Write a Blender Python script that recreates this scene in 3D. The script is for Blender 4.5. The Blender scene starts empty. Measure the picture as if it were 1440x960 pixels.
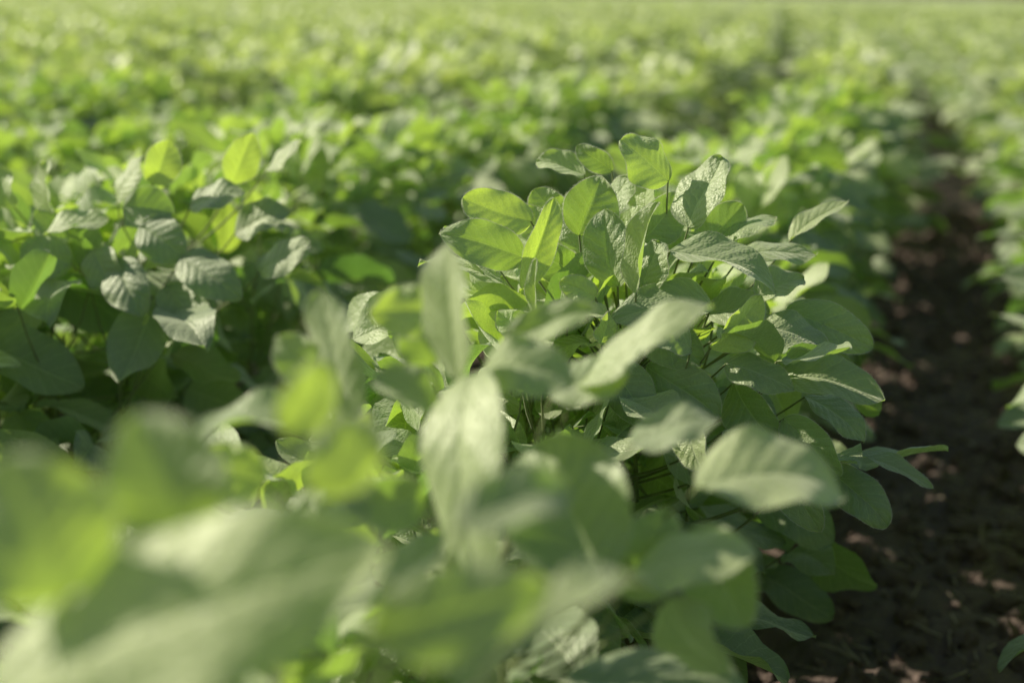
import bpy, math, random
import numpy as np
from mathutils import Matrix, Vector, Euler

SC = bpy.context.scene
rng = np.random.default_rng(7)

# ------------------------------------------------------------------ view / world / sun
SC.view_settings.view_transform = 'Standard'
SC.view_settings.look = 'None'
SC.view_settings.exposure = 0
SC.view_settings.gamma = 1

YAW = math.radians(17.0)
SUN_L = np.array([-0.77, 0.25, 0.62]); SUN_L /= np.linalg.norm(SUN_L)
RZ = np.array([[math.cos(YAW), -math.sin(YAW), 0], [math.sin(YAW), math.cos(YAW), 0], [0, 0, 1]])
SUN = RZ @ SUN_L
elev = math.asin(SUN[2]); azi = math.atan2(SUN[0], SUN[1])

w = bpy.data.worlds.new("World"); SC.world = w; w.use_nodes = True
nt = w.node_tree
bg = nt.nodes['Background']
sky = nt.nodes.new('ShaderNodeTexSky'); sky.sky_type = 'NISHITA'; sky.sun_disc = False
sky.sun_elevation = elev; sky.sun_rotation = azi % (2 * math.pi)
nt.links.new(sky.outputs[0], bg.inputs[0]); bg.inputs[1].default_value = 0.07

sl = bpy.data.lights.new("sun", 'SUN'); sl.energy = 5.0; sl.angle = math.radians(0.5); sl.color = (1.0, 0.94, 0.79)
so = bpy.data.objects.new("sun", sl); SC.collection.objects.link(so)
so.rotation_euler = Vector(SUN.tolist()).to_track_quat('Z', 'Y').to_euler()
so.location = (-3, 0, 5)

cam = bpy.data.cameras.new("camera"); co = bpy.data.objects.new("camera", cam); SC.collection.objects.link(co)
cam.lens = 50; cam.sensor_width = 36; cam.clip_start = 0.02; cam.clip_end = 5000
co.matrix_world = Matrix.Translation((0, 0, 0.78)) @ Matrix.Rotation(YAW, 4, 'Z') @ Matrix.Rotation(math.radians(90 - 13.7), 4, 'X') @ Matrix.Rotation(math.radians(0.5), 4, 'Z')
cam.dof.use_dof = True; cam.dof.focus_distance = 1.24; cam.dof.aperture_fstop = 3.0
SC.camera = co

# ------------------------------------------------------------------ materials
def N(nt, t, **k):
    n = nt.nodes.new(t)
    for a, b in k.items(): setattr(n, a, b)
    return n
def math_n(nt, op, a, b=None, c=None, clamp=False):
    n = nt.nodes.new('ShaderNodeMath'); n.operation = op; n.use_clamp = clamp
    for i, x in enumerate((a, b, c)):
        if x is None: continue
        if isinstance(x, (int, float)): n.inputs[i].default_value = x
        else: nt.links.new(x, n.inputs[i])
    return n.outputs[0]
def mixc(nt, f, a, b):
    n = nt.nodes.new('ShaderNodeMix'); n.data_type = 'RGBA'
    for idx, x in ((0, f), (6, a), (7, b)):
        if isinstance(x, (int, float)): n.inputs[idx].default_value = x
        elif isinstance(x, tuple): n.inputs[idx].default_value = (*x, 1)
        else: nt.links.new(x, n.inputs[idx])
    return n.outputs[2]

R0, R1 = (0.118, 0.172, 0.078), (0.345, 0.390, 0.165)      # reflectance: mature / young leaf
T0, T1 = (0.070, 0.150, 0.014), (0.390, 0.500, 0.040)      # transmitted light
def leaf_material():
    m = bpy.data.materials.new("soybean_leaf"); m.use_nodes = True
    nt = m.node_tree; L = nt.links
    P = nt.nodes['Principled BSDF']; out = nt.nodes['Material Output']
    at = N(nt, 'ShaderNodeAttribute', attribute_name='luv')
    sp = N(nt, 'ShaderNodeSeparateXYZ'); L.new(at.outputs['Vector'], sp.inputs[0])
    u, v, seed = sp.outputs[0], sp.outputs[1], sp.outputs[2]
    ti = N(nt, 'ShaderNodeAttribute', attribute_name='tint'); tint = ti.outputs['Fac']
    au = math_n(nt, 'ABSOLUTE', u)
    cb = N(nt, 'ShaderNodeCombineXYZ')
    L.new(math_n(nt, 'MULTIPLY', u, 11.0), cb.inputs[0]); L.new(math_n(nt, 'MULTIPLY', v, 32.0), cb.inputs[1]); L.new(math_n(nt, 'MULTIPLY', seed, 50.0), cb.inputs[2])
    no = N(nt, 'ShaderNodeTexNoise'); no.inputs['Scale'].default_value = 0.35; no.inputs['Detail'].default_value = 2
    L.new(cb.outputs[0], no.inputs['Vector'])
    ph = math_n(nt, 'SUBTRACT', math_n(nt, 'MULTIPLY', v, 7.0), math_n(nt, 'MULTIPLY', math_n(nt, 'POWER', au, 0.85), 1.9))
    ph = math_n(nt, 'ADD', ph, math_n(nt, 'MULTIPLY', no.outputs[0], 0.5))
    tt = math_n(nt, 'MULTIPLY', math_n(nt, 'ABSOLUTE', math_n(nt, 'SUBTRACT', math_n(nt, 'FRACT', ph), 0.5)), 2.0)
    sec = math_n(nt, 'SUBTRACT', 1.0, math_n(nt, 'DIVIDE', tt, 0.12), clamp=True)
    mid = math_n(nt, 'SUBTRACT', 1.0, math_n(nt, 'DIVIDE', au, 0.045), clamp=True)
    vein = math_n(nt, 'MAXIMUM', math_n(nt, 'MULTIPLY', sec, 0.65), mid)
    vo = N(nt, 'ShaderNodeTexVoronoi'); vo.inputs['Scale'].default_value = 1.0; L.new(cb.outputs[0], vo.inputs['Vector'])
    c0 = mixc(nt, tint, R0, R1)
    c1 = mixc(nt, math_n(nt, 'MULTIPLY', no.outputs[0], 0.55), c0, (0.29, 0.325, 0.195))
    c2 = mixc(nt, math_n(nt, 'MULTIPLY', vein, 0.42), c1, (0.46, 0.51, 0.28))
    geo = N(nt, 'ShaderNodeNewGeometry')
    c3 = mixc(nt, math_n(nt, 'MULTIPLY', geo.outputs['Backfacing'], 0.6), c2, (0.27, 0.33, 0.19))
    L.new(c3, P.inputs['Base Color'])
    rough = math_n(nt, 'ADD', 0.42, math_n(nt, 'MULTIPLY', no.outputs[0], 0.18))
    L.new(rough, P.inputs['Roughness'])
    P.inputs['Specular IOR Level'].default_value = 1.0
    P.inputs['Specular Tint'].default_value = (1.0, 1.0, 0.84, 1)
    P.inputs['Sheen Weight'].default_value = 0.6
    P.inputs['Sheen Roughness'].default_value = 0.5
    P.inputs['Sheen Tint'].default_value = (1.0, 1.0, 0.78, 1)
    pk = math_n(nt, 'MULTIPLY', math_n(nt, 'SINE', math_n(nt, 'MULTIPLY', tt, 1.57)), 0.32)
    h = math_n(nt, 'ADD', math_n(nt, 'SUBTRACT', pk, math_n(nt, 'MULTIPLY', mid, 0.6)), math_n(nt, 'MULTIPLY', vo.outputs['Distance'], -0.75))
    bp = N(nt, 'ShaderNodeBump'); bp.inputs['Strength'].default_value = 0.85; bp.inputs['Distance'].default_value = 0.0010
    L.new(h, bp.inputs['Height']); L.new(bp.outputs[0], P.inputs['Normal'])
    tr = N(nt, 'ShaderNodeBsdfTranslucent')
    t0 = mixc(nt, tint, T0, T1)
    t1 = mixc(nt, math_n(nt, 'MULTIPLY', vein, 0.35), t0, (0.38, 0.50, 0.09))
    t2 = mixc(nt, math_n(nt, 'MULTIPLY', vo.outputs['Distance'], 0.4), t1, (0.08, 0.18, 0.01))
    L.new(t2, tr.inputs[0])
    ad = N(nt, 'ShaderNodeAddShader')
    L.new(P.outputs[0], ad.inputs[0]); L.new(tr.outputs[0], ad.inputs[1]); L.new(ad.outputs[0], out.inputs[0])
    return m
def leaf_material_far():
    m = bpy.data.materials.new("soybean_leaf_far"); m.use_nodes = True
    nt = m.node_tree; L = nt.links
    P = nt.nodes['Principled BSDF']; out = nt.nodes['Material Output']
    ti = N(nt, 'ShaderNodeAttribute', attribute_name='tint'); tint = ti.outputs['Fac']
    L.new(mixc(nt, tint, (0.195, 0.240, 0.130), (0.450, 0.480, 0.260)), P.inputs['Base Color'])  # far leaves painted paler than near ones to carry the sunlit glow
    P.inputs['Roughness'].default_value = 0.50; P.inputs['Sheen Weight'].default_value = 0.6
    P.inputs['Sheen Tint'].default_value = (1.0, 1.0, 0.78, 1)
    P.inputs['Specular IOR Level'].default_value = 1.0
    P.inputs['Specular Tint'].default_value = (1.0, 1.0, 0.84, 1)
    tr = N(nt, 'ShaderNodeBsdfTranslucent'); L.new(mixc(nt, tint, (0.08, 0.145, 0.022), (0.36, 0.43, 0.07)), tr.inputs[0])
    ad = N(nt, 'ShaderNodeAddShader')
    L.new(P.outputs[0], ad.inputs[0]); L.new(tr.outputs[0], ad.inputs[1]); L.new(ad.outputs[0], out.inputs[0])
    return m

def simple_material(name, col, rough=0.6, sheen=0.0, transl=0.0, scale=60):
    m = bpy.data.materials.new(name); m.use_nodes = True
    nt = m.node_tree; P = nt.nodes['Principled BSDF']
    tc = N(nt, 'ShaderNodeTexCoord'); no = N(nt, 'ShaderNodeTexNoise'); no.inputs['Scale'].default_value = scale
    nt.links.new(tc.outputs['Object'], no.inputs['Vector'])
    c = mixc(nt, no.outputs[0], tuple(x * 0.6 for x in col), tuple(min(1, x * 1.4) for x in col))
    nt.links.new(c, P.inputs['Base Color'])
    P.inputs['Roughness'].default_value = rough
    P.inputs['Sheen Weight'].default_value = sheen
    if transl:
        tr = N(nt, 'ShaderNodeBsdfTranslucent'); nt.links.new(c, tr.inputs[0])
        mx = N(nt, 'ShaderNodeMixShader'); mx.inputs[0].default_value = transl
        nt.links.new(P.outputs[0], mx.inputs[1]); nt.links.new(tr.outputs[0], mx.inputs[2])
        nt.links.new(mx.outputs[0], nt.nodes['Material Output'].inputs[0])
    return m

M_LEAF = leaf_material(); M_LEAF_FAR = leaf_material_far()
M_STEM = simple_material("soybean_stem", (0.20, 0.24, 0.08), 0.6, 0.3)
M_HAIR = simple_material("leaf_hair", (0.75, 0.78, 0.55), 0.6, 0.0, 0.5)

# ------------------------------------------------------------------ builder
class Builder:
    def __init__(s):
        s.v = []; s.f = []; s.m = []; s.luv = []; s.t = []; s.n = 0
    def add(s, v, f, mat, luv=None, t=0.5):
        v = np.asarray(v, float); k = len(v); n = s.n
        s.v.append(v)
        f = np.asarray(f, dtype=np.int64) + n
        s.f.extend(f.tolist()); s.m.extend([mat] * len(f))
        s.luv.append(np.zeros((k, 3)) if luv is None else luv); s.t.append(np.full(k, t)); s.n += k
    def mesh(s, name, mats, smooth=True):
        me = bpy.data.meshes.new(name)
        V = np.concatenate(s.v)
        me.from_pydata(V.tolist(), [], s.f)
        for m in mats: me.materials.append(m)
        me.polygons.foreach_set('material_index', np.array(s.m, dtype=np.int32))
        me.polygons.foreach_set('use_smooth', np.full(len(s.m), smooth))
        a = me.attributes.new('luv', 'FLOAT_VECTOR', 'POINT'); a.data.foreach_set('vector', np.concatenate(s.luv).astype(np.float32).ravel())
        a = me.attributes.new('tint', 'FLOAT', 'POINT'); a.data.foreach_set('value', np.concatenate(s.t).astype(np.float32))
        me.update(); return me

def nrm(a):
    a = np.asarray(a, float); return a / (np.linalg.norm(a) + 1e-9)

GRID = {}
def grid(nu, nv):
    if (nu, nv) in GRID: return GRID[(nu, nv)]
    f = []
    for j in range(nv):
        for i in range(nu):
            a = j * (nu + 1) + i
            f.append((a, a + 1, a + nu + 2, a + nu + 1))
    uu = np.tile(np.linspace(-1, 1, nu + 1), nv + 1)
    tv = np.linspace(0, 1, nv + 1); tv = 0.5 - 0.5 * np.cos(np.pi * tv) if nv < 30 else 0.6 * (0.5 - 0.5 * np.cos(np.pi * tv)) + 0.4 * tv
    vv = np.repeat(tv, nu + 1)
    GRID[(nu, nv)] = (uu, vv, f); return GRID[(nu, nv)]

RES = {'hero': (24, 56), 'hi': (10, 16), 'mid': (4, 7), 'lo': (2, 4)}

def leaf(B, base, tip, W, nh, fold=0.25, arch=0.1, cup=0.0, tint=0.4, res='hi', r=rng, twist=0.0):
    base = np.asarray(base, float); tip = np.asarray(tip, float)
    T = tip - base; Ln = np.linalg.norm(T); T = T / Ln
    n = np.asarray(nh, float); n = n - T * np.dot(n, T)
    if np.linalg.norm(n) < 1e-3: n = np.cross(T, [1, 0.3, 0.1])
    n = nrm(n); S = np.cross(T, n)
    nu, nv = RES[res]; uu, vv, F = grid(nu, nv)
    pb = r.uniform(0.46, 0.58); pt = r.uniform(0.56, 0.74)
    vm = pb / (pb + pt)
    prof = (vv ** pb) * ((1 - vv) ** pt) / (vm ** pb * (1 - vm) ** pt)
    asym = 1 + 0.07 * np.sign(uu) * r.uniform(-1, 1)
    hw = W / 2 * prof * asym
    x = uu * hw; y = vv * Ln
    ph1, ph2 = r.uniform(0, 6.28, 2)
    z = fold * np.abs(x) * (1 - 0.25 * np.abs(uu)) + arch * Ln * 4 * vv * (1 - vv) * 0.5 + cup * x * x / W * 2
    z = z + r.uniform(-0.1, 0.1) * Ln * np.sin(vv * 3.14 * 2) * 0.35
    if res != 'lo':
        z = z + W * 0.05 * uu ** 2 * np.sin(vv * 13 + ph1 + uu * 2) + W * 0.03 * uu * np.sin(vv * 8 + ph2)
    if res == 'hero':
        ph = vv * 7 - np.abs(uu) ** 0.85 * 1.9 + 0.25
        z = z - W * 0.0045 * np.cos(2 * np.pi * (ph - 0.5)) * np.minimum(1, (1 - np.abs(uu)) * 3 + 0.3) * np.minimum(1, np.abs(uu) * 4)
    if res in ('hero', 'hi'):
        z = z - W * 0.014 * np.exp(-(uu / 0.1) ** 2) * np.sin(np.pi * vv)
    x = x / math.sqrt(1 + fold * fold)
    tw = twist * (vv - 0.3)
    xr = x * np.cos(tw) - z * np.sin(tw); zr = x * np.sin(tw) + z * np.cos(tw)
    xr = xr + r.uniform(-0.08, 0.08) * Ln * vv * (1 - vv) * 4 * 0.5
    V = base + np.outer(xr, S) + np.outer(y, T) + np.outer(zr, n)
    luv = np.stack([uu, vv, np.full_like(uu, r.uniform(0, 1))], 1)
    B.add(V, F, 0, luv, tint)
    if res == 'hero':   # margin hairs
        per = 4
        hv = []; hf = []; k = 0
        VV = V.reshape(nv + 1, nu + 1, 3)
        for side in (0, nu):
            inn = 1 if side == 0 else nu - 1
            for j in range(1, nv):
                oo = nrm(VV[j, side] - VV[j, inn])
                for q in range(per):
                    a = q / per
                    p = VV[j, side] * (1 - a) + VV[min(j + 1, nv), side] * a
                    o = oo + r.uniform(-0.5, 0.5, 3) + T * 0.35
                    o = o * r.uniform(0.0008, 0.0017)
                    s_ = T * 0.00018
                    hv += [p - s_, p + s_, p + o]; hf.append((k, k + 1, k + 2)); k += 3
        B.add(hv, hf, 2)
    return n

def tube(B, pts, r0, r1, sides=6, steps=8):
    p = [np.asarray(q, float) for q in pts]
    ts = np.linspace(0, 1, steps + 1)
    def ev(t):
        if len(p) == 2: return p[0] * (1 - t) + p[1] * t
        return p[0] * (1 - t) ** 2 + 2 * p[1] * t * (1 - t) + p[2] * t * t
    V = []
    for t in ts:
        c = ev(t); d = nrm(ev(min(1, t + 0.02)) - ev(max(0, t - 0.02)))
        a = np.cross(d, [0.31, 0.2, 0.93]); a = nrm(a); b = np.cross(d, a); rr = r0 * (1 - t) + r1 * t
        for k in range(sides):
            an = 2 * math.pi * k / sides
            V.append(c + (a * math.cos(an) + b * math.sin(an)) * rr)
    F = []
    for j in range(steps):
        for k in range(sides):
            F.append((j * sides + k, j * sides + (k + 1) % sides, (j + 1) * sides + (k + 1) % sides, (j + 1) * sides + k))
    B.add(V, F, 1)

UP = np.array([0, 0, 1.0])
def trifoliate(B, end, out, size, pitch, r, res, tint, sunw=0.55):
    o = nrm([out[0], out[1], 0])
    side = np.cross(UP, o)
    def lf(base, ang, pit, L):
        h = o * math.cos(ang) + side * math.sin(ang)
        d = nrm(h * math.cos(pit) + UP * math.sin(pit))
        nh = nrm(UP * 0.7 + SUN * sunw + r.normal(size=3) * 0.5 - h * math.sin(pit) * 0.4)
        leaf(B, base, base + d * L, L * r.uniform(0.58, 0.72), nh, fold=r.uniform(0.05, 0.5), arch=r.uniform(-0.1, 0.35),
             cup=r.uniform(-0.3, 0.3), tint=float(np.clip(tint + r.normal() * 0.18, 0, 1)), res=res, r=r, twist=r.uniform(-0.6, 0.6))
    b = end + o * 0.02 * size / 0.09 + UP * 0.004
    if res in ('hi', 'hero', 'mid'): tube(B, [end, b], 0.0011, 0.0009, 4, 1)
    lf(b, r.uniform(-0.3, 0.3), pitch + r.uniform(-0.35, 0.35), size * r.uniform(0.95, 1.15))
    for s in (-1, 1):
        lf(end + side * s * 0.003, s * r.uniform(1.1, 1.6), pitch + r.uniform(-0.5, 0.5), size * r.uniform(0.85, 1.02))

def plant(B, r, res, cx=0.0, cy=0.0, top=0.52, nodes=10, zr=0.0):
    B2 = Builder()
    lean = r.normal(size=2) * 0.03
    def stem(z): return np.array([lean[0] * z / 0.4, lean[1] * z / 0.4, z])
    if res != 'lo': tube(B2, [stem(0), stem(0.2), stem(0.40)], 0.0035, 0.0015, 5, 6)
    az = r.uniform(0, 6.28)
    for i in range(nodes):
        q = i / (nodes - 1)
        z = 0.07 + 0.33 * q + r.uniform(-0.015, 0.015)
        az += 2.4 + r.uniform(-0.5, 0.5)
        o = nrm(np.array([math.cos(az) * 1.35, math.sin(az) * 0.8, 0]))
        pol = math.radians(72 - 50 * q + r.uniform(-10, 10))
        pl = (0.17 - 0.11 * max(0, q - 0.6) / 0.4) * r.uniform(0.75, 1.15)
        d = o * math.sin(pol) + UP * math.cos(pol)
        s = stem(z); e = s + d * pl + UP * 0.02
        size = (0.098 - 0.034 * max(0, (q - 0.7) / 0.3)) * r.uniform(0.78, 1.12)
        pitch = -0.55 + 0.75 * q + r.uniform(-0.35, 0.35)
        if q > 0.7: pitch += 0.45
        if res != 'lo': tube(B2, [s, s + d * pl * 0.5 + o * 0.012, e], 0.0016, 0.0011, 4, 4 if res != 'mid' else 2)
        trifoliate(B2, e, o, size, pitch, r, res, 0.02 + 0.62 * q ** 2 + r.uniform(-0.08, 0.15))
    V = np.concatenate(B2.v); V[:, 2] *= top / V[:, 2].max()
    c, s_ = math.cos(zr), math.sin(zr)
    X = V[:, 0] * c - V[:, 1] * s_ + cx; Y = V[:, 0] * s_ + V[:, 1] * c + cy
    V = np.stack([X, Y, V[:, 2]], 1)
    B.v.append(V); B.f.extend([[i + B.n for i in q] for q in B2.f]); B.m.extend(B2.m)
    B.luv += B2.luv; B.t += B2.t; B.n += len(V)

MATS = [M_LEAF, M_STEM, M_HAIR]; MATS_FAR = [M_LEAF_FAR, M_STEM, M_HAIR]
HI = []; SEGHI = []; SEG = []; SEGLO = []
for i in range(7):
    B = Builder(); plant(B, np.random.default_rng(100 + i), 'hi'); HI.append(B.mesh(f"plant_close_{i}", MATS))
for i in range(5):
    B = Builder(); r = np.random.default_rng(200 + i)
    for k in range(9): plant(B, r, 'hi', r.uniform(-0.05, 0.05), -0.25 + (k + 0.5) * 0.5 / 9, r.uniform(0.45, 0.60), 10, r.uniform(-0.5, 0.5))
    SEGHI.append(B.mesh(f"row_segment_close_{i}", MATS))
for i in range(5):
    B = Builder(); r = np.random.default_rng(300 + i)
    for k in range(13): plant(B, r, 'mid', r.uniform(-0.06, 0.06), -0.5 + (k + 0.5) / 13, r.uniform(0.42, 0.60), 9, r.uniform(-0.5, 0.5))
    SEG.append(B.mesh(f"row_segment_{i}", MATS_FAR))
for i in range(4):
    B = Builder(); r = np.random.default_rng(500 + i)
    for k in range(18): plant(B, r, 'lo', r.uniform(-0.09, 0.09), -1 + (k + 0.5) / 9, r.uniform(0.40, 0.60), 8, r.uniform(-0.5, 0.5))
    SEGLO.append(B.mesh(f"row_segment_far_{i}", MATS_FAR))

# ------------------------------------------------------------------ rows
def curve(y):
    if y < 3.5: return 0.0
    if y < 12: return -0.0075 * (y - 3.5) ** 2
    return -0.542 - 0.1275 * (y - 12)
def slope(y):
    return 0 if y < 3.5 else (-0.015 * (y - 3.5) if y < 12 else -0.1275)
PITCH = 0.77; X0 = -0.37
rows = {}
def row(k):
    if k not in rows:
        e = bpy.data.objects.new("soybean_row", None); e.empty_display_size = 0.1
        e.location = (X0 + k * PITCH, 0, 0); SC.collection.objects.link(e); rows[k] = e
    return rows[k]
cnt = 0
def put(me, k, x, y, rz, sx, sz, name):
    global cnt
    o = bpy.data.objects.new(name, me); SC.collection.objects.link(o)
    e = row(k); o.parent = e
    o.location = (x - e.location.x, y, 0); o.rotation_euler = (0, 0, rz); o.scale = (sx, sx if name == "plant" else 1.0, sz); cnt += 1
    return o
R = random.Random(5)
order = sorted(range(-75, 14), key=lambda k: abs(k))
for k in order:
    xc = X0 + k * PITCH
    if k == 0:   # the row in front of the lens: single plants
        y = -0.40
        while y < 1.47:
            y += R.uniform(0.05, 0.07)
            d = y * 0.93 + 0.1
            top = R.uniform(0.49, 0.56)
            if d < 1.12: top = R.uniform(0.43, 0.49)
            if y < 0.28: top = R.uniform(0.36, 0.42)
            x = xc + R.uniform(-0.05, 0.05); rz = R.uniform(-0.6, 0.6)
            put(HI[R.randrange(7)], k, x - (0.02 if y > 0.8 else 0), y, rz, R.uniform(0.82, 1.02), top / 0.52, "plant")
        ystart = 1.75
    else: ystart = -0.25
    y = ystart
    while y < 4.3:
        x = xc + curve(y)
        if -0.85 * y - 1.5 < x < 0.1 * y + 1.4:
            if k == 0: sz = R.uniform(0.90, 0.98)
            elif k == -1: sz = R.uniform(0.94, 1.0)
            else: sz = R.uniform(0.88, 1.0)
            put(SEGHI[R.randrange(5)], k, x + R.uniform(-0.02, 0.02), y, 0, R.uniform(1.0, 1.12), sz, "row_segment")
        y += 0.5
    y = 4.75 + (0.25 if k == 0 else 0)
    while y < 15:
        x = xc + curve(y)
        if -0.85 * y - 1.8 < x < 0.1 * y + 1.8:
            put(SEG[R.randrange(5)], k, x + R.uniform(-0.03, 0.03), y, -math.atan(slope(y)), R.uniform(1.08, 1.25), R.uniform(0.88, 1.07), "row_segment")
        y += 1.0
    y = 16.2
    while y < 42:
        x = xc + curve(y)
        if -0.85 * y - 2 < x < 0.1 * y + 2:
            put(SEGLO[R.randrange(4)], k, x + R.uniform(-0.05, 0.05), y, -math.atan(slope(y)), R.uniform(1.2, 1.5), R.uniform(0.9, 1.1), "row_segment")
        y += 2.0
# a few taller plants at the flank of the next row and behind the main cluster
for (x, y, k, top) in [(-0.98, 1.30, -1, .53), (-0.92, 1.42, -1, .54), (-0.97, 1.55, -1, .56), (-0.90, 1.68, -1, .53), (-1.05, 1.62, -1, .58), (-0.95, 1.82, -1, .55), (-1.02, 1.45, -1, .57),
                       (-0.34, 1.30, 0, .59), (-0.27, 1.38, 0, .58), (-0.22, 1.27, 0, .55), (-0.40, 1.24, 0, .57), (-0.31, 1.18, 0, .555)]:
    put(HI[R.randrange(7)], k, x, y, R.uniform(-0.6, 0.6), R.uniform(0.85, 1.0), top / 0.52, "plant")

# ------------------------------------------------------------------ individually modelled plants
ND = {'C': (0.0, -1, 0.35), 'L': (-0.78, -0.50, 0.45), 'U': (-0.50, -0.42, 0.80), 'R': (0.6, -0.7, 0.3), 'T': (-0.2, -0.3, 1.0),
      'K': (-0.65, -0.70, 0.50), 'G': (0.35, -0.93, 0.2)}
def hero_plant(name, anchor, mm, leaves, k, stem_xy, seed):
    """leaves: x0,z0,x1,z1 (sideways/up, in units of mm*anchor scale), y0,y1 depth in cm, width, facing, tint, fold, arch"""
    r = np.random.default_rng(seed); B = Builder(); A = np.array(anchor)
    sx, sy = stem_xy
    stem_top = A + RZ @ np.array([sx, sy, -0.10])
    foot = np.array([stem_top[0] + 0.01, stem_top[1] + 0.015, 0.0])
    tube(B, [foot, (foot + stem_top) / 2 + np.array([0.012, 0, 0]), stem_top], 0.004, 0.002, 8, 10)
    for (x0, z0, x1, z1, y0, y1, W, nd, tint, fold, arch) in leaves:
        b = A + RZ @ np.array([x0 * mm, y0 * 0.01, z0 * mm]); t = A + RZ @ np.array([x1 * mm, y1 * 0.01, z1 * mm])
        nv_ = np.array(ND[nd]) + r.normal(size=3) * 0.12
        leaf(B, b, t, W * mm, RZ @ nv_, fold, arch, r.uniform(-0.25, 0.25), tint, 'hero', r, r.uniform(-0.5, 0.5))
        z = max(0.12, min(stem_top[2], b[2] - 0.06 - 0.2 * abs(b[0] - stem_top[0])))
        q = z / stem_top[2]; nd_ = foot * (1 - q) + stem_top * q
        d = nrm(t - b)
        c = b - d * 0.015 - UP * 0.04 + (nd_ - b) * 0.3 + RZ @ np.array([0, 0.02, 0])
        tube(B, [nd_, c, b + d * 0.001], 0.0015, 0.0009, 6, 10)
    me = B.mesh(name, MATS); o = bpy.data.objects.new(name, me); SC.collection.objects.link(o)
    e = row(k); o.parent = e; o.location = (-e.location.x, 0, 0)
    return o

A_ = [  # main cluster
 (95, 128, 22, 188, 6, 5, 78, 'G', .6, .2, .1), (122, 65, 172, 164, 4, 6, 92, 'K', .4, .3, .1), (68, 65, 74, 142, 9, 10, 64, 'L', .6, .2, .1),
 (-36, 55, -4, 140, 3, 3, 84, 'G', .4, .2, .1), (-103, 72, -202, 108, 4, 3, 66, 'G', .85, .25, -.1), (-113, 28, -232, 66, 1, -1, 68, 'G', .45, .3, .15),
 (-114, -12, -74, 116, -1, 0, 54, 'R', .9, .5, .1), (40, -10, 66, 118, -3, -3, 54, 'L', .6, .75, .05), (18, -10, -2, 98, 0, 1, 74, 'K', .3, .3, .1),
 (50, -12, 76, 56, -1, 0, 66, 'K', .3, .25, .1), (88, 42, 235, -10, 0, -2, 80, 'T', .35, .2, .25), (145, -85, 216, -14, -3, -2, 58, 'R', .95, .3, .1),
 (220, -30, 290, -4, 2, 3, 58, 'U', .6, .2, .1), (302, 22, 402, 74, 14, 18, 44, 'U', .85, .4, .1), (243, -142, 388, -154, -1, -4, 76, 'U', .4, .25, .25),
 (-140, -18, -264, 16, 3, 2, 68, 'T', .45, .25, .2), (-15, -15, -65, 8, -3, -3, 38, 'R', .9, .3, .1), (0, -35, -75, -30, -4, -4, 44, 'U', .9, .3, .1),
 (-8, -75, 0, -30, -5, -4, 40, 'R', .9, .3, .1), (-110, -70, -150, -35, -4, -3, 48, 'R', .9, .3, .1), (-100, -85, -62, -30, -4, -4, 46, 'K', .6, .3, .1),
 (-93, -50, -98, 45, -5, -5, 30, 'L', .6, .9, .1), (115, -78, 45, -50, -5, -6, 52, 'L', .5, .2, .2), (150, -30, 5, -48, -1, -3, 72, 'U', .25, .2, .3),
 (-20, 120, -95, 138, 14, 15, 54, 'U', .6, .3, .1), (20, 130, -35, 168, 12, 12, 42, 'K', .4, .6, .1), (30, 15, 100, 100, 8, 9, 62, 'K', .4, .3, .1),
 (170, -110, 262, -140, -2, -4, 62, 'U', .3, .2, .2), (215, -70, 320, -95, 1, 0, 64, 'U', .4, .2, .25), (255, -190, 330, -260, -2, -5, 65, 'L', .25, .2, .2),
 (330, -275, 405, -340, 0, -4, 65, 'U', .2, .2, .2), (370, -265, 485, -305, 2, 0, 44, 'T', .45, .3, .15), (160, -190, 195, -225, -6, -7, 36, 'R', .85, .3, .1),
 (95, -150, 120, -215, -10, -12, 56, 'L', .8, .1, .1), (245, -215, 300, -330, -4, -7, 65, 'U', .25, .25, .2),
 (-10, 20, -60, 75, 5, 6, 60, 'C', .3, .2, .1), (180, 40, 260, 70, 6, 8, 56, 'U', .4, .2, .2), (-40, -5, -110, 40, 5, 4, 65, 'K', .25, .2, .2),
 (40, -60, 140, -110, 0, -2, 75, 'U', .2, .2, .2), (-20, -90, -110, -120, 0, -3, 75, 'U', .25, .2, .2), (60, -120, 160, -180, -1, -4, 75, 'K', .2, .2, .2),
 (150, -60, 240, -50, 3, 2, 70, 'U', .3, .2, .2), (0, -110, 60, -190, -2, -5, 70, 'U', .2, .2, .2), (190, -150, 250, -230, 1, -2, 70, 'L', .2, .2, .2),
 (280, -120, 350, -60, 4, 6, 60, 'U', .4, .2, .2), (200, 0, 330, 10, 8, 10, 62, 'U', .5, .2, .2), (270, -60, 400, -110, 5, 4, 66, 'U', .35, .2, .25),
 (300, -180, 380, -235, 3, 0, 66, 'T', .25, .2, .25), (90, 0, 160, 50, 5, 6, 62, 'U', .4, .2, .2), (-70, 30, -130, 85, 7, 7, 56, 'G', .6, .2, .1),
 (60, 40, 120, 110, 6, 7, 66, 'C', .3, .2, .1), (-60, 60, -100, 110, 8, 8, 56, 'K', .4, .2, .1), (0, 60, 40, 130, 7, 8, 60, 'K', .35, .2, .1),
 (140, 20, 210, 90, 7, 8, 62, 'C', .35, .2, .1), (-150, 0, -210, 50, 5, 5, 60, 'C', .3, .2, .1)]
hero_plant("plant", (-0.281, 1.197, 0.537), 0.000625, A_, 0, (0.03, 0.05), 11)

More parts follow.
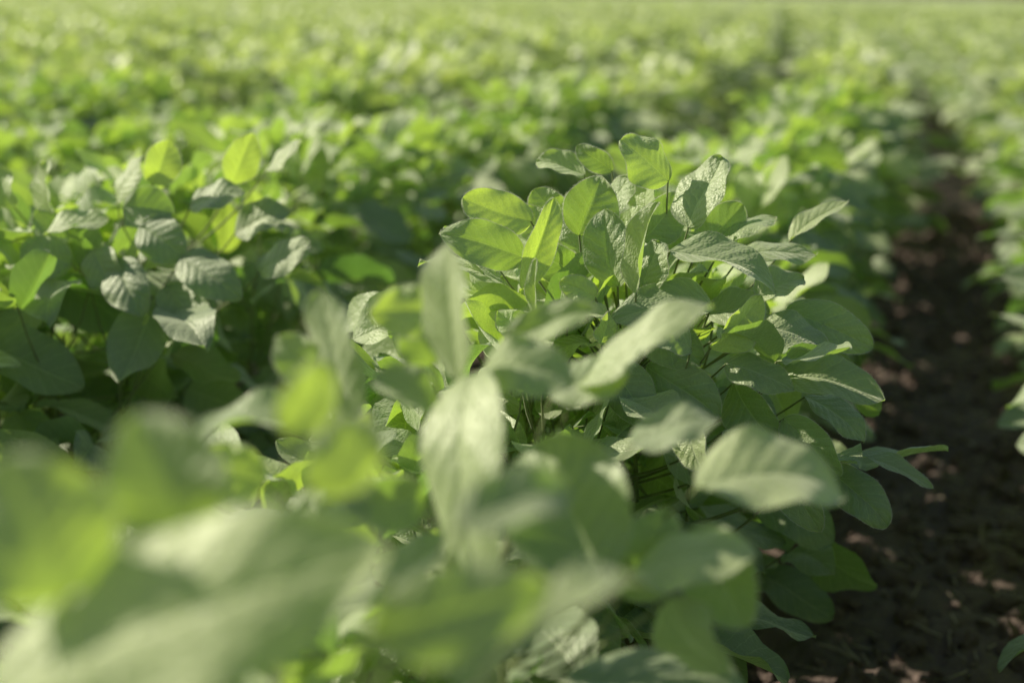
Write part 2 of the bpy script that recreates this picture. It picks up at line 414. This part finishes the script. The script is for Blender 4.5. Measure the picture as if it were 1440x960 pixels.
B_ = [  # nearer plant, its canopy about 0.78 m from the lens
 (120, 0, 330, 122, 8, 9, 100, 'U', .7, .15, .15), (285, -90, 505, -118, 0, 2, 150, 'U', .75, .15, .25), (190, -200, 362, -160, -2, -3, 115, 'U', .75, .15, .2),
 (140, -205, 60, -40, -3, 2, 185, 'C', .25, .15, .15), (-35, 62, -15, -240, 2, -6, 140, 'K', .65, .2, .25), (-210, -25, -262, 165, 4, 5, 110, 'K', .4, .2, .1),
 (-90, 125, -192, 132, 6, 5, 82, 'R', .9, .3, .1), (-58, 45, -70, 242, 3, 4, 110, 'K', .65, .3, .1), (-240, -25, -425, -18, 2, -1, 125, 'T', .35, .15, .25),
 (-230, -60, -180, 10, 0, 1, 50, 'R', .95, .3, .1), (-90, 0, -180, 45, 3, 3, 70, 'U', .4, .2, .2), (-330, -90, -430, -60, 0, 0, 90, 'R', .9, .25, .1),
 (-20, 60, 110, 40, 4, 3, 105, 'U', .5, .15, .35), (-100, -110, -215, -95, 0, -2, 80, 'C', .3, .2, .2), (200, -60, 330, -30, 4, 5, 95, 'K', .2, .2, .2),
 (10, 75, 150, 122, 8, 8, 60, 'C', .5, .4, .1), (180, -260, 250, -130, 0, 1, 110, 'C', .3, .2, .2), (-60, -150, -160, -230, -2, -4, 110, 'U', .35, .2, .2),
 (-250, 20, -330, 90, 6, 6, 80, 'C', .5, .2, .2), (-100, 40, -130, 120, 7, 7, 80, 'G', .45, .2, .2),
 (-180, -100, -300, -160, 0, -2, 120, 'U', .3, .2, .2), (0, -60, -120, -60, 4, 3, 110, 'U', .25, .2, .2), (80, -20, 200, 20, 8, 9, 90, 'U', .3, .2, .2),
 (280, -150, 360, -280, 0, -2, 110, 'U', .3, .2, .2), (60, -230, -60, -330, -3, -5, 130, 'U', .3, .2, .2), (240, -240, 330, -330, -2, -4, 120, 'L', .3, .2, .2)]
hero_plant("plant", (-0.226, 0.712, 0.551), 0.00039, B_, 0, (0.0, 0.02), 12)

C_ = [  # closest plant
 (-330, -120, 235, 30, 0, 3, 280, 'U', 1.0, .08, .08), (-80, 0, -170, 190, 5, 6, 190, 'G', .55, .15, .1), (-240, -40, -330, 165, 2, 3, 230, 'G', .7, .15, .1),
 (200, -130, 480, -90, 4, 6, 150, 'C', .6, .2, .1), (330, -40, 520, -20, 9, 12, 110, 'K', .3, .2, .2), (430, -150, 640, -120, 5, 8, 100, 'U', .7, .2, .2),
 (80, 20, 190, 130, 9, 10, 120, 'G', .8, .2, .1), (20, 60, 80, 190, 13, 14, 110, 'G', .85, .3, .1)]
hero_plant("plant", (-0.212, 0.372, 0.593), 0.000225, C_, 0, (0.01, 0.02), 13)

D_ = [  # plant at the edge of the next row
 (-135, -15, -140, 63, 2, 2, 68, 'L', .6, .2, .1), (5, 30, 32, 92, 3, 3, 54, 'R', .9, .2, .1), (-25, 5, 45, -5, -1, -1, 56, 'C', .3, .2, .1),
 (-130, -35, -42, -12, -3, -2, 50, 'U', .7, .2, .2), (-50, 0, -10, 70, 4, 4, 54, 'L', .65, .2, .1), (165, -85, 237, -40, -2, -2, 62, 'L', .45, .2, .1),
 (-215, -140, -145, -82, -14, -14, 66, 'L', .8, .2, .1), (-235, -215, -123, -180, -14, -15, 68, 'U', .5, .2, .2), (110, 25, 145, 100, 6, 6, 58, 'R', .9, .2, .1),
 (155, 40, 212, 85, 8, 8, 52, 'L', .7, .2, .1), (-190, -5, -215, 60, 2, 2, 56, 'K', .5, .2, .1), (60, -60, 150, -110, -4, -7, 66, 'U', .2, .2, .25),
 (-20, -60, 20, -130, -5, -9, 64, 'U', .2, .2, .25), (-90, -70, -160, -50, -4, -4, 60, 'C', .3, .2, .25),
 (0, -20, 70, -60, -2, -4, 66, 'C', .2, .2, .2), (60, 0, 140, 20, 2, 2, 60, 'U', .3, .2, .2), (-60, -50, -20, -110, -4, -6, 62, 'U', .25, .2, .2),
 (120, -40, 200, -10, 3, 3, 60, 'K', .3, .2, .2), (40, -100, 110, -170, -4, -8, 66, 'U', .2, .2, .2)]
hero_plant("plant", (-0.862, 1.397, 0.543), 0.0008, D_, -1, (-0.04, 0.12), 14)

# ------------------------------------------------------------------ ground
def vnoise(x, y, seed=0):
    xi = np.floor(x).astype(np.int64); yi = np.floor(y).astype(np.int64); fx = x - xi; fy = y - yi
    fx = fx * fx * (3 - 2 * fx); fy = fy * fy * (3 - 2 * fy)
    def h(a, b):
        n = (a * 374761393 + b * 668265263 + seed * 974634777) & 0xffffffff
        n = ((n ^ (n >> 13)) * 1274126177) & 0xffffffff
        return ((n ^ (n >> 16)) & 0xffff) / 65535.0
    return (h(xi, yi) * (1 - fx) + h(xi + 1, yi) * fx) * (1 - fy) + (h(xi, yi + 1) * (1 - fx) + h(xi + 1, yi + 1) * fx) * fy
def soil_h(x, y):
    z = 0.022 * vnoise(x * 9, y * 9, 1) + 0.022 * vnoise(x * 24, y * 24, 2) + 0.012 * vnoise(x * 60, y * 60, 3) + 0.005 * vnoise(x * 130, y * 130, 4)
    return z - 0.03
xs = np.concatenate([-np.geomspace(1500, 0.6, 60), np.linspace(-0.58, 0.7, 300), np.geomspace(0.72, 1500, 60)])
ys = np.concatenate([-np.geomspace(60, 0.5, 15), np.linspace(-0.45, 0.85, 30), np.linspace(0.87, 4.5, 560), np.geomspace(4.6, 2500, 90)])
XX, YY = np.meshgrid(xs, ys)
ZZ = soil_h(XX, YY)
V = np.stack([XX.ravel(), YY.ravel(), ZZ.ravel()], 1); nx = len(xs)
a = (np.arange(len(ys) - 1)[:, None] * nx + np.arange(nx - 1)[None, :]).ravel()
F = np.stack([a, a + 1, a + nx + 1, a + nx], 1)
me = bpy.data.meshes.new("ground"); me.from_pydata(V.tolist(), [], F.tolist())
me.polygons.foreach_set('use_smooth', np.full(len(F), True))
g = bpy.data.objects.new("ground", me); SC.collection.objects.link(g)
m = bpy.data.materials.new("soil"); m.use_nodes = True; nt = m.node_tree; P = nt.nodes['Principled BSDF']
tc = N(nt, 'ShaderNodeTexCoord'); n1 = N(nt, 'ShaderNodeTexNoise'); n1.inputs['Scale'].default_value = 14; n1.inputs['Detail'].default_value = 4
n2 = N(nt, 'ShaderNodeTexNoise'); n2.inputs['Scale'].default_value = 220; n2.inputs['Detail'].default_value = 3
nt.links.new(tc.outputs['Object'], n1.inputs[0]); nt.links.new(tc.outputs['Object'], n2.inputs[0])
c = mixc(nt, n1.outputs[0], (0.050, 0.033, 0.026), (0.200, 0.138, 0.108))
c = mixc(nt, math_n(nt, 'MULTIPLY', n2.outputs[0], 0.5), c, (0.27, 0.20, 0.16)); nt.links.new(c, P.inputs['Base Color'])
P.inputs['Roughness'].default_value = 0.8
bp = N(nt, 'ShaderNodeBump'); bp.inputs['Strength'].default_value = 0.8; bp.inputs['Distance'].default_value = 0.004
nt.links.new(n2.outputs[0], bp.inputs['Height']); nt.links.new(bp.outputs[0], P.inputs['Normal'])
me.materials.append(m); M_SOIL = m

import bmesh
bm = bmesh.new(); bmesh.ops.create_icosphere(bm, subdivisions=2, radius=1.0)
iv = np.array([v.co[:] for v in bm.verts]); ifc = [tuple(v.index for v in f.verts) for f in bm.faces]; bm.free()
B = Builder(); r = np.random.default_rng(3)
for i in range(2400):
    y = r.uniform(1.0, 5.5); x = 0.03 + r.normal() * 0.16
    s = 0.003 + 0.019 * r.random() ** 3
    v = iv * s * r.uniform(0.6, 1.2, 3) * (1 + 0.25 * r.normal(size=(len(iv), 1)).clip(-1, 1))
    z = float(soil_h(np.array([x]), np.array([y]))[0])
    B.add(v + [x, y, z + s * 0.25], ifc, 0)
me = B.mesh("soil_clods", [M_SOIL], smooth=False)
o = bpy.data.objects.new("soil_clods", me); SC.collection.objects.link(o)
M_STRAW = simple_material("straw", (0.50, 0.41, 0.30), 0.7)  # straw tone brightened so the bits stand in for sunlit specks on soil
B = Builder()
for i in range(900):
    y = r.uniform(1.0, 5.0); x = 0.03 + r.normal() * 0.15; an = r.uniform(0, 6.28); L = r.uniform(0.008, 0.05)
    z = float(soil_h(np.array([x]), np.array([y]))[0]) + 0.006
    d = np.array([math.cos(an), math.sin(an), r.uniform(-0.15, 0.25)]) * L
    p = np.array([x, y, z]); w_ = r.uniform(0.0006, 0.0019)
    tube(B, [p, p + d * 0.5 + r.normal(size=3) * 0.004, p + d], w_, w_ * 0.7, 4, 4)
B.m = [0] * len(B.m)
me = B.mesh("crop_residue", [M_STRAW]); o = bpy.data.objects.new("crop_residue", me); SC.collection.objects.link(o)

# ------------------------------------------------------------------ distant crop canopy: leafy sheet + leaf clumps
ys = np.geomspace(41, 2200, 90)
B = Builder()
us = np.linspace(-1.6, 1.0, 160)
YY = np.repeat(ys[:, None], len(us), 1); XX = us[None, :] * YY
ZZ = 0.33 + 0.12 * vnoise(XX * 3 / (1 + YY / 200), YY * 2 / (1 + YY / 200), 9)
V = np.stack([XX.ravel(), YY.ravel(), ZZ.ravel()], 1); nx = len(us)
a = (np.arange(len(ys) - 1)[:, None] * nx + np.arange(nx - 1)[None, :]).ravel()
F = np.stack([a, a + 1, a + nx + 1, a + nx], 1)
B.add(V, F, 0, None, 0.3)
r = np.random.default_rng(21); n = 70000
yy = 41 * (2000 / 41) ** (r.random(n) ** 1.4); xx = yy * r.uniform(-1.2, 0.5, n); ss = 0.07 * (yy / 41) ** 0.75
c = np.stack([xx, yy, 0.36 + 0.16 * r.random(n)], 1)
nn = r.normal(size=(n, 3)) * 0.6 + SUN * 0.7 + UP * 0.5; nn /= np.linalg.norm(nn, axis=1)[:, None]
q1 = np.cross(nn, r.normal(size=(n, 3))); q1 /= np.linalg.norm(q1, axis=1)[:, None]; q2 = np.cross(nn, q1)
s1 = ss[:, None]
V = np.stack([c - q1 * s1, c - q2 * s1 * 0.6, c + q1 * s1, c + q2 * s1 * 0.6], 1)
V[:, :, 2] = np.minimum(V[:, :, 2], 0.62)
V = V.reshape(-1, 3)
B.add(V, np.arange(4 * n).reshape(n, 4), 0, None, 0.45)
me = B.mesh("soybean_field", [M_LEAF_FAR], smooth=False); o = bpy.data.objects.new("soybean_field", me); SC.collection.objects.link(o)

# distant treeline
B = Builder(); r = np.random.default_rng(9)
for i in range(6000):
    x = r.uniform(12, 160); hgt = 7 + 3 * math.sin(x * 0.21) + 2 * math.sin(x * 0.57 + 1)
    p = np.array([x, 420 + r.uniform(-6, 6), r.random() ** 0.8 * hgt]); q = nrm(r.normal(size=3)); q2 = nrm(np.cross(q, r.normal(size=3))); s = r.uniform(0.3, 0.8)
    B.add([p - q * s, p + q2 * s * 0.6, p + q * s, p - q2 * s * 0.6], [(0, 1, 2, 3)], 0)
M_TREE = simple_material("treeline_foliage", (0.09, 0.075, 0.04), 0.8, 0, 0.3)
me = B.mesh("distant_treeline", [M_TREE]); o = bpy.data.objects.new("distant_treeline", me); SC.collection.objects.link(o)
print("instances", cnt)
